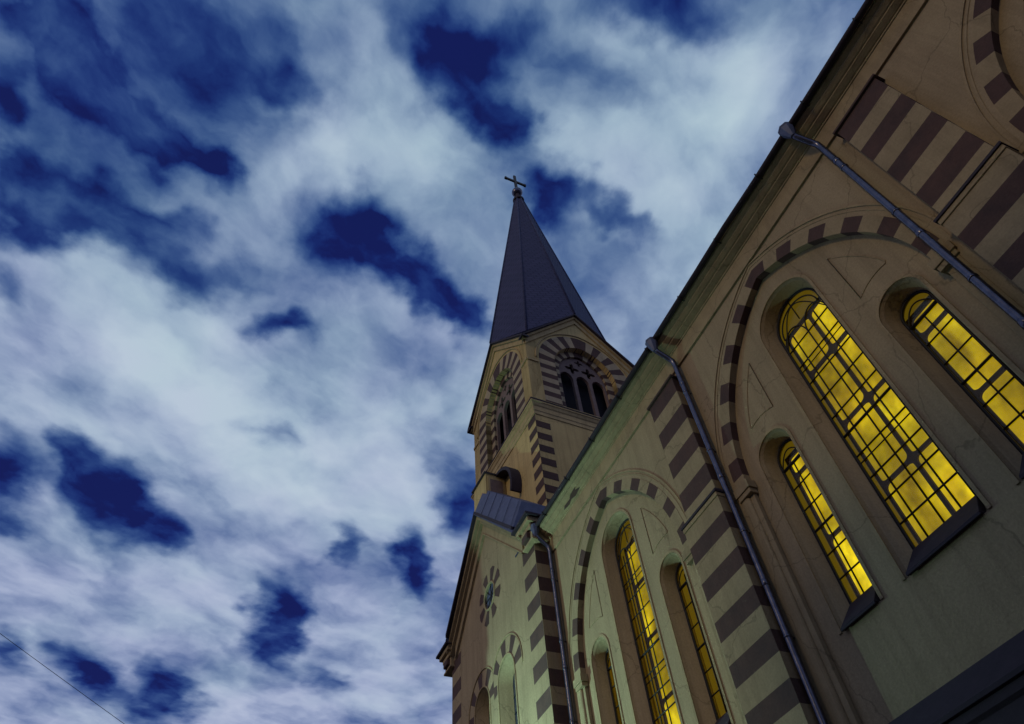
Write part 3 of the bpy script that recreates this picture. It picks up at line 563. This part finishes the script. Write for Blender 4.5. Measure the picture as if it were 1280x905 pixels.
for n_, (c, hw, zs) in enumerate(lanc):
    k = MB(); p = round_outline(c, hw, 7.6, zs, 20); k.plate(p, [], GY - .36, GY - .375); lw = k.build('lancet_window', DARKGLASS, church)
    k = MB(); I = round_outline(c, hw * .66, 7.7, zs, 20); k.loft([(x, GY - .0, z) for x, z in round_outline(c, hw - .002, 7.6, zs, 20)], [(x, GY - .35, z) for x, z in I], 0, True, True); k.build('window_reveal', PLASTER, lw, recalc=False)
    k = MB(); k.tube([(c, GY - .345, 7.7), (c, GY - .345, zs + .4)], .016, 6)
    for z in [8.1 + .45 * i for i in range(8)]: k.tube([(c - hw * .66, GY - .345, z), (c + hw * .66, GY - .345, z)], .012, 6)
    k.build('glazing_bar', IRON, lw)
    k = MB(); outer = []
    for i in range(-1, 10):       # striped ring: five brown wedges, pale between
        a0, a1 = -10.5 + 21 * i - 0, -10.5 + 21 * (i + 1); m = 0 if i % 2 == 1 or i in (-1,) and False else 1
        m = 0 if (i + 1) % 2 == 1 else 1
        pts = []
        for t in range(4):
            a = R(max(-12, min(192, a0 + 10.5 - 10.5 + (a1 - a0) * t / 3 + 0)))
            ro_ = 1.12; lim = .955; dx = ro_ * math.cos(a)
            toward = 1 if c < 18.2 else -1
            if dx * toward > lim: ro_ = lim / abs(math.cos(a))
            pts.append((a, ro_))
        ri_ = hw + .05
        A = [(c + r_ * math.cos(a), GY + .008, zs + r_ * math.sin(a)) for a, r_ in pts]; B = [(c + ri_ * math.cos(a), GY + .008, zs + ri_ * math.sin(a)) for a, r_ in pts]
        k.loft(A, B, m, False)
    k.build('arch_ring', [BROWN, PLASTER], lw, recalc=False)
    k = MB(); arc = [(c + 1.17 * math.cos(R(-8 + 196 * i / 30)), GY + .012, zs + 1.17 * math.sin(R(-8 + 196 * i / 30))) for i in range(31)]
    arc = [q for q in arc if (q[0] - 18.21) * (1 if c > 18.2 else -1) > 0]
    k.tube(arc, .022, 6); arc2 = [(c + (hw + .03) * math.cos(R(180 * i / 24)), GY + .012, zs + (hw + .03) * math.sin(R(180 * i / 24))) for i in range(25)]
    k.tube([(c + hw + .03, GY + .012, 7.6)] + arc2 + [(c - hw - .03, GY + .012, 7.6)], .028, 6); k.build('hood_mould', MOULD, lw)

# ------------------------------------------------------------------ tower
TW = 5.69; TH = TW / 2; TC = Vector((18.25, -3.23, 0)); TR = .041
tower = bpy.data.objects.new('tower', None)
def tower_face(k):
    # face k of four; local s runs along the face, d out of it
    ang = (0, 90, 180, 270)[k]
    def F(s, d, z):
        p = Matrix.Rotation(TR + R(ang), 3, 'Z') @ Vector((s, TH + d, z)); return (TC.x + p.x, TC.y + p.y, z)
    return F
w = MB()
def Tw(x, y, z):
    p = Matrix.Rotation(TR, 3, 'Z') @ Vector((x, y, z)); return (TC.x + p.x, TC.y + p.y, z)
w.F = Tw; w.box(-TH, TH, -TH, TH, 0, 21.2)
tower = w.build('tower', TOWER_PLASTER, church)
EAVE, APEX = 25.95, 28.95
AW, AE, ARO = 2.26, .3, 2.56; ARI = 1.80; AR2 = 1.47; AZ = 24.75
for k_ in range(4):
    F = tower_face(k_)
    # belfry wall with its gable and pointed opening
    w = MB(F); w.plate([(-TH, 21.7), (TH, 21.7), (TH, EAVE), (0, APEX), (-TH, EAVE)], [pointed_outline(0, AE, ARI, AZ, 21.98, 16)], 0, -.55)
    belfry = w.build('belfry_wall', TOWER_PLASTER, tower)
    # striped arch of two orders over striped jambs
    a = MB(F); per = .58; nst = 26
    amo = math.acos(AE / ARO)
    def ring(r0, r1, d, dback, phase):
        am0, am1 = math.acos(AE / r0), math.acos(AE / r1)
        for s in (1, -1):
            nseg = 9
            for i in range(nseg):
                t0, t1 = i / nseg, (i + 1) / nseg; m = 0 if (i + phase) % 2 == 0 else 1
                P0 = []; P1 = []
                for q in range(3):
                    t = t0 + (t1 - t0) * q / 2
                    P0.append((s * (-AE + r0 * math.cos(am0 * t)), AZ + r0 * math.sin(am0 * t))); P1.append((s * (-AE + r1 * math.cos(am1 * t)), AZ + r1 * math.sin(am1 * t)))
                a.loft([(x, d, z) for x, z in P1], [(x, d, z) for x, z in P0], m, False); a.loft([(x, d, z) for x, z in P0], [(x, dback, z) for x, z in P0], m, False)
            z = AZ; i = 1
            while z > 21.98:
                z2 = max(z - .30, 21.98); m = 0 if (i + phase) % 2 == 0 else 1; x0, x1 = s * (r0 - AE), s * (r1 - AE)
                a.add([(x0, d, z2), (x1, d, z2), (x1, d, z), (x0, d, z)], [(0, 1, 2, 3)], m); a.add([(x0, d, z2), (x0, dback, z2), (x0, dback, z), (x0, d, z)], [(0, 1, 2, 3)], m)
                z = z2; i += 1
    ring(ARI, ARO, .008, -.26, 0); ring(AR2, ARI + .002, -.255, -.40, 0)
    belf_arch = a.build('belfry_arch', [BROWN, TPALE], tower, recalc=False)
    h = MB(F); h.tube([(x, .02, z) for x, z in pointed_arc(0, AE, ARO + .14, AZ, 22)], .035, 6); h.build('hood_mould', TMOULD, belf_arch)
    # three-light tracery with two quatrefoils, dark behind
    hw = AR2 - AE; t = MB(F); lw = hw * 2 / 3
    holes = []
    for q in (-1, 0, 1): 
        c = q * lw; top = 24.55; r_ = lw / 2 - .085
        holes.append([(c - r_, 22.05), (c + r_, 22.05)] + [(c - r_ * .25 + r_ * 1.25 * math.cos(math.acos(.2) * i / 8), top + r_ * 1.25 * math.sin(math.acos(.2) * i / 8)) for i in range(9)] + [(c + r_ * .25 - r_ * 1.25 * math.cos(math.acos(.2) * i / 8), top + r_ * 1.25 * math.sin(math.acos(.2) * i / 8)) for i in range(7, -1, -1)])
    def foil(cx, cz, r0):
        return [(cx + r0 * (.68 + .32 * math.cos(4 * 2 * PI * i / 40)) * math.cos(2 * PI * i / 40), cz + r0 * (.68 + .32 * math.cos(4 * 2 * PI * i / 40)) * math.sin(2 * PI * i / 40)) for i in range(40)]
    holes += [foil(-.41, 25.30, .36), foil(.41, 25.30, .36), foil(0, 25.86, .22)]
    t.plate(pointed_outline(0, AE, AR2 + .03, AZ, 21.98, 14), holes, -.36, -.50); t.build('tracery', TRACERY, belf_arch)
    b_ = MB(F); b_.plate(pointed_outline(0, AE, ARI, AZ, 21.9, 12), [], -.80, -.84); b_.build('louvre_board', DARK, belf_arch)
    # gable: raking moulding and dark verge, string course at the springing
    g_ = MB(F)
    for s in (1, -1):
        for o0, o1, d0, d1 in ((.06, .17, -.02, .14), (.17, .40, -.02, .06)):
            sl = (APEX - EAVE) / TH; f_ = math.sqrt(1 + sl * sl); x1_ = TH + (d1 if o0 < .1 else 0)
            ln = lambda x, o_: APEX + .12 - abs(x) * sl - o_ * f_
            A = [(0, d1, ln(0, o0)), (s * x1_, d1, ln(x1_, o0)), (s * x1_, d1, ln(x1_, o1)), (0, d1, ln(0, o1))]
            g_.hexa(A, [(x, d0, z) for x, _, z in A])
    g_.build('raking_cornice', TMOULD, tower)
    v_ = MB(F)
    for s in (1, -1):
        sl = (APEX - EAVE) / TH; x1_ = TH + .25; ln = lambda x, o_: APEX + .12 - abs(x) * sl - o_
        A = [(0, .25, ln(0, -.02)), (s * x1_, .25, ln(x1_, -.02)), (s * x1_, .25, ln(x1_, .09)), (0, .25, ln(0, .09))]
        v_.hexa(A, [(x, -.1, z) for x, _, z in A])
    v_.build('verge', SHEET, tower)
    for s in (1, -1):
        sc = MB(F); x0, x1 = sorted((s * TH, s * (AW + .08))); sc.box(x0, x1, -.02, .05, 24.40, 24.52); sc.build('string_course', TMOULD, belfry)
    # cornice band under the belfry
    c_ = MB(F); e = TH + .16
    prof = [(0, 20.98), (.03, 20.98), (.03, 21.15), (.055, 21.18), (.055, 21.40), (.09, 21.44), (.13, 21.56), (.16, 21.58), (.16, 21.66)]
    for (d0, z0), (d1, z1) in zip(prof, prof[1:]): c_.add([(-TH - d0, d0, z0), (TH + d0, d0, z0), (TH + d1, d1, z1), (-TH - d1, d1, z1)], [(0, 1, 2, 3)])
    c_.build('belfry_cornice', TMOULD, tower, recalc=False)
    c_ = MB(F); c_.add([(-TH - .18, .18, 21.66), (TH + .18, .18, 21.66), (TH + .18, .18, 21.71), (-TH - .18, .18, 21.71)], [(0, 1, 2, 3)]); c_.add([(-TH - .18, .18, 21.71), (TH + .18, .18, 21.71), (TH, -.0, 21.80), (-TH, -.0, 21.80)], [(0, 1, 2, 3)]); c_.add([(-TH - .18, .18, 21.66), (TH + .18, .18, 21.66), (TH, 0, 21.66), (-TH, 0, 21.66)], [(0, 1, 2, 3)])
    c_.build('cornice_cover', SHEET, tower, recalc=False)
    # quoins below the cornice
    for s in (1, -1):
        q_ = MB(F); z = 20.96 - (.32 if (s == 1) else 0)
        while z > 12:
            x0, x1 = sorted((s * (TH + .006), s * (TH - .60)))
            q_.add([(x0, .007, z - .34), (x1, .007, z - .34), (x1, .007, z), (x0, .007, z)], [(0, 1, 2, 3)], 0); z -= .64
        q_.build('quoin', BROWN, tower, recalc=False)
# spire: eight slate planes folding from the gable points and the corner valleys
ST, SR = 48.3, .30
sp = MB(Tw); base = []
o_ = TH + .24
for k_ in range(8):
    a = R(45 * k_)
    if k_ % 2 == 0: base.append((o_ * math.cos(a), o_ * math.sin(a), APEX + .13))
    else: base.append((math.copysign(2.45, math.cos(a)), math.copysign(2.45, math.sin(a)), 26.62))
topr = [(SR * math.cos(R(45 * k_)), SR * math.sin(R(45 * k_)), ST) for k_ in range(8)]
for k_ in range(8):
    n_ = (k_ + 1) % 8; sp.add([base[k_], base[n_], topr[n_], topr[k_]], [(0, 1, 2, 3)])
spire = sp.build('spire', SLATE, church, recalc=True)
for k_ in range(0, 8, 2):      # slopes of the four cross gables running out to the corner eaves
    for n_ in (k_ + 1, (k_ - 1) % 8):
        gq = MB(Tw); cx_, cy_ = math.copysign(o_, base[n_][0]), math.copysign(o_, base[n_][1])
        gq.add([base[k_], (cx_, cy_, EAVE - .03), (cx_ * .97, cy_ * .97, EAVE + .02), base[n_]], [(0, 1, 2), (0, 2, 3)]); gq.build('gable_slope', SLATE, spire, recalc=False)
rd = MB(Tw)
for k_ in range(8): rd.tube([Vector(base[k_]), Vector(topr[k_])], .055, 6)
rd.build('ridge_roll', SLATE, spire)
f = MB(Tw); f.lathe([(.40, -.25), (.42, 0), (.30, .12), (.20, .5), (.15, .9), (.16, 1.0), (.13, 1.05)], (0, 0, ST), 20); f.build('spire_cap', SHEET, spire)
f = MB(Tw); f.lathe([(.05, -.40)] + [(.40 * math.cos(R(a)), .40 * math.sin(R(a))) for a in range(-70, 80, 10)] + [(.05, .40)], (0, 0, ST + 1.42), 20); f.build('finial_ball', ZINC, spire)
f = MB(Tw); zc_ = ST + 1.75; f.box(-.07, .07, -.10, .10, zc_, zc_ + 2.75); f.box(-.065, .065, -.80, .80, zc_ + 1.55, zc_ + 1.80)
for y in (-.80, .80): f.box(-.08, .08, y - .09, y + .09, zc_ + 1.53, zc_ + 1.82)
f.build('cross', GOLD, spire, bevel=.02)

# small arched housing low on the tower's street face, above the zinc roof
F = tower_face(0)
# (its street face is hidden by the roof's ridge; the viewer sees its near cheek and rounded hood)
hs = MB(F); hs.box(-.05, 1.1, 0, .86, 18.0, 20.12); housing = hs.build('tower_hatch', TOWER_PLASTER, tower)
hs = MB(F); hs.box(-.10, 1.2, 0, .93, 20.12, 20.19); hs.build('hatch_cover', SHEET, housing, bevel=.01)
hs = MB(F); hs.box(-.075, -.05, .08, .78, 18.6, 19.98); hs.build('hatch_frame', TMOULD, housing)
hs = MB(F); hs.box(-.09, -.073, .17, .69, 18.6, 19.86); hs.build('hatch_panel', TRACERY, housing)
hd = MB(F); A = []; B = []; C_ = []; D_ = []
for i in range(11):
    a = R(90 - 112 * i / 10); r0, r1 = 1.30, 1.17
    A.append((-.02 - r0 * math.cos(a), .42, 18.92 + r0 * math.sin(a))); B.append((-.02 - r0 * math.cos(a), 0, 18.92 + r0 * math.sin(a))); C_.append((-.02 - r1 * math.cos(a), .42, 18.92 + r1 * math.sin(a))); D_.append((-.02 - r1 * math.cos(a), 0, 18.92 + r1 * math.sin(a)))
hd.loft(A, B, 0, False, True); hd.loft(A, C_, 0, False); hd.loft(C_, D_, 0, False, True); hd.add([A[-1], B[-1], D_[-1], C_[-1]], [(0, 1, 2, 3)])
hd.build('hatch_hood', SHEET, housing, recalc=False)

# ------------------------------------------------------------------ the house across the road; its corner shades the gable from the lantern on its side wall
house = thing('house', 'grey stuccoed house with a half-hipped tiled gable across the road from the church', 'house')
hx, hy, hw_ = 17.79, 4.2, 6.4
k = MB(); k.plate([(hx, 0), (hx + hw_, 0), (hx + hw_, 7.74), (hx + 4.6, 9.4), (hx + 1.8, 9.4), (hx, 7.74)], [], hy, hy + 8.0); k.build('wall', STUCCO, house)
k = MB()
for s in (0, 1):
    xs = [hx - .02, hx + 1.82] if s == 0 else [hx + hw_ + .02, hx + 4.58]
    lo_, hi_ = 7.72, 9.4
    k.hexa([(xs[0], hy - .06, lo_ + .02), (xs[0], hy + 8.06, lo_ + .02), (xs[1], hy + 8.06, hi_ + .02), (xs[1], hy - .06, hi_ + .02)], [(xs[0], hy - .06, lo_ + .1), (xs[0], hy + 8.06, lo_ + .1), (xs[1], hy + 8.06, hi_ + .1), (xs[1], hy - .06, hi_ + .1)])
k.box(hx + 1.78, hx + 4.62, hy - .06, hy + 8.06, 9.43, 9.53); k.build('roof', TILE, house)
for z in (1.0, 4.2):
    for x in (1.2, 4.0):
        k = MB(); k.box(hx + x, hx + x + 1.1, hy - .05, hy + .02, z, z + 1.7); wn = k.build('window', PALE, house)
        k = MB(); k.box(hx + x + .08, hx + x + 1.02, hy - .06, hy - .048, z + .08, z + 1.62); k.build('pane', DARKGLASS, wn)
k = MB(); k.box(hx + 2.75, hx + 3.65, hy - .05, hy + .02, 0, 2.2); k.build('door', WOOD, house)
row = thing('added_shading_house', 'tall plain stuccoed town house with a tiled roof opposite the church windows, added unseen to shade the near bays', 'house')  # unseen building added to block sun and sky from the near bays
k = MB(); k.box(-22, 2.2, 12.2, 22, 0, 12.9); k.build('wall', STUCCO, row)
k = MB(); k.profile([(11.9, 12.9), (11.9, 13.0), (17, 16.0), (22.3, 13.0), (22.3, 12.9)], -22.4, 2.5); k.build('roof', TILE, row)
for z in (1.2, 5.0, 8.8):
    for x in range(-20, 1, 3):
        k = MB(); k.box(x, x + 1.1, 12.14, 12.22, z, z + 1.7); wn = k.build('window', PALE, row)
        k = MB(); k.box(x + .08, x + 1.02, 12.125, 12.138, z + .08, z + 1.62); k.build('pane', DARKGLASS, wn)
lamp = thing('wall_lamp', 'iron bracket lantern with a round glass globe on the side wall of the house', 'wall lamp')
LP = Vector((17.6, 5.0, 6.5))
k = MB(); k.tube([(hx, LP.y, 6.05), (hx - .06, LP.y, 6.07), (LP.x, LP.y, 6.16), (LP.x, LP.y, 6.31)], .02, 8); k.box(hx - .03, hx, LP.y - .06, LP.y + .06, 5.90, 6.22); k.build('bracket', IRON, lamp)
gm = bpy.data.materials.new('lamp_globe_glass'); gm.use_nodes = True; gb = gm.node_tree.nodes['Principled BSDF']; gb.inputs['Base Color'].default_value = (.8, .85, .75, 1); gb.inputs['Emission Color'].default_value = (.75, 1, .72, 1); gb.inputs['Emission Strength'].default_value = 3
k = MB(); k.lathe([(.03, -.085)] + [(.085 * math.cos(R(a)), .085 * math.sin(R(a))) for a in range(-70, 80, 10)] + [(.03, .085)], (LP.x, LP.y, LP.z - .12), 20); k.build('lamp_globe', gm, lamp)
k = MB(); A = []; B = []      # unseen dark plate added to keep the lantern's light off the near bays
for i in range(15):
    a = R(-157 - 145 * i / 14); A.append((LP.x + .15 * math.cos(a), LP.y + .15 * math.sin(a), LP.z - .22)); B.append((LP.x + .15 * math.cos(a), LP.y + .15 * math.sin(a), LP.z + .30))
k.loft(A, B, 0, False, True); k.build('added_lamp_baffle', IRON, lamp, recalc=False)
ld = bpy.data.lights.new('lamp_light', 'POINT'); ld.energy = LAMP_W; ld.color = LAMP_C; ld.shadow_soft_size = .035
lo = bpy.data.objects.new('lamp_light', ld); COL.objects.link(lo); lo.location = LP + Vector((0, 0, .0)); lo.parent = lamp

# ------------------------------------------------------------------ overhead cable
c0, c1 = Vector((19.9, 30.0, 21.3)), Vector((31.0, -.9, 9.6)); pts = []
for i in range(41):
    t = i / 40; p = c0.lerp(c1, t); p.z -= .35 * 4 * t * (1 - t); pts.append(p)
k = MB(); k.tube(pts, .008, 6); tag(k.build('overhead_cable', SHEET), 'thin dark cable sagging across the low cloudy sky', 'cable')
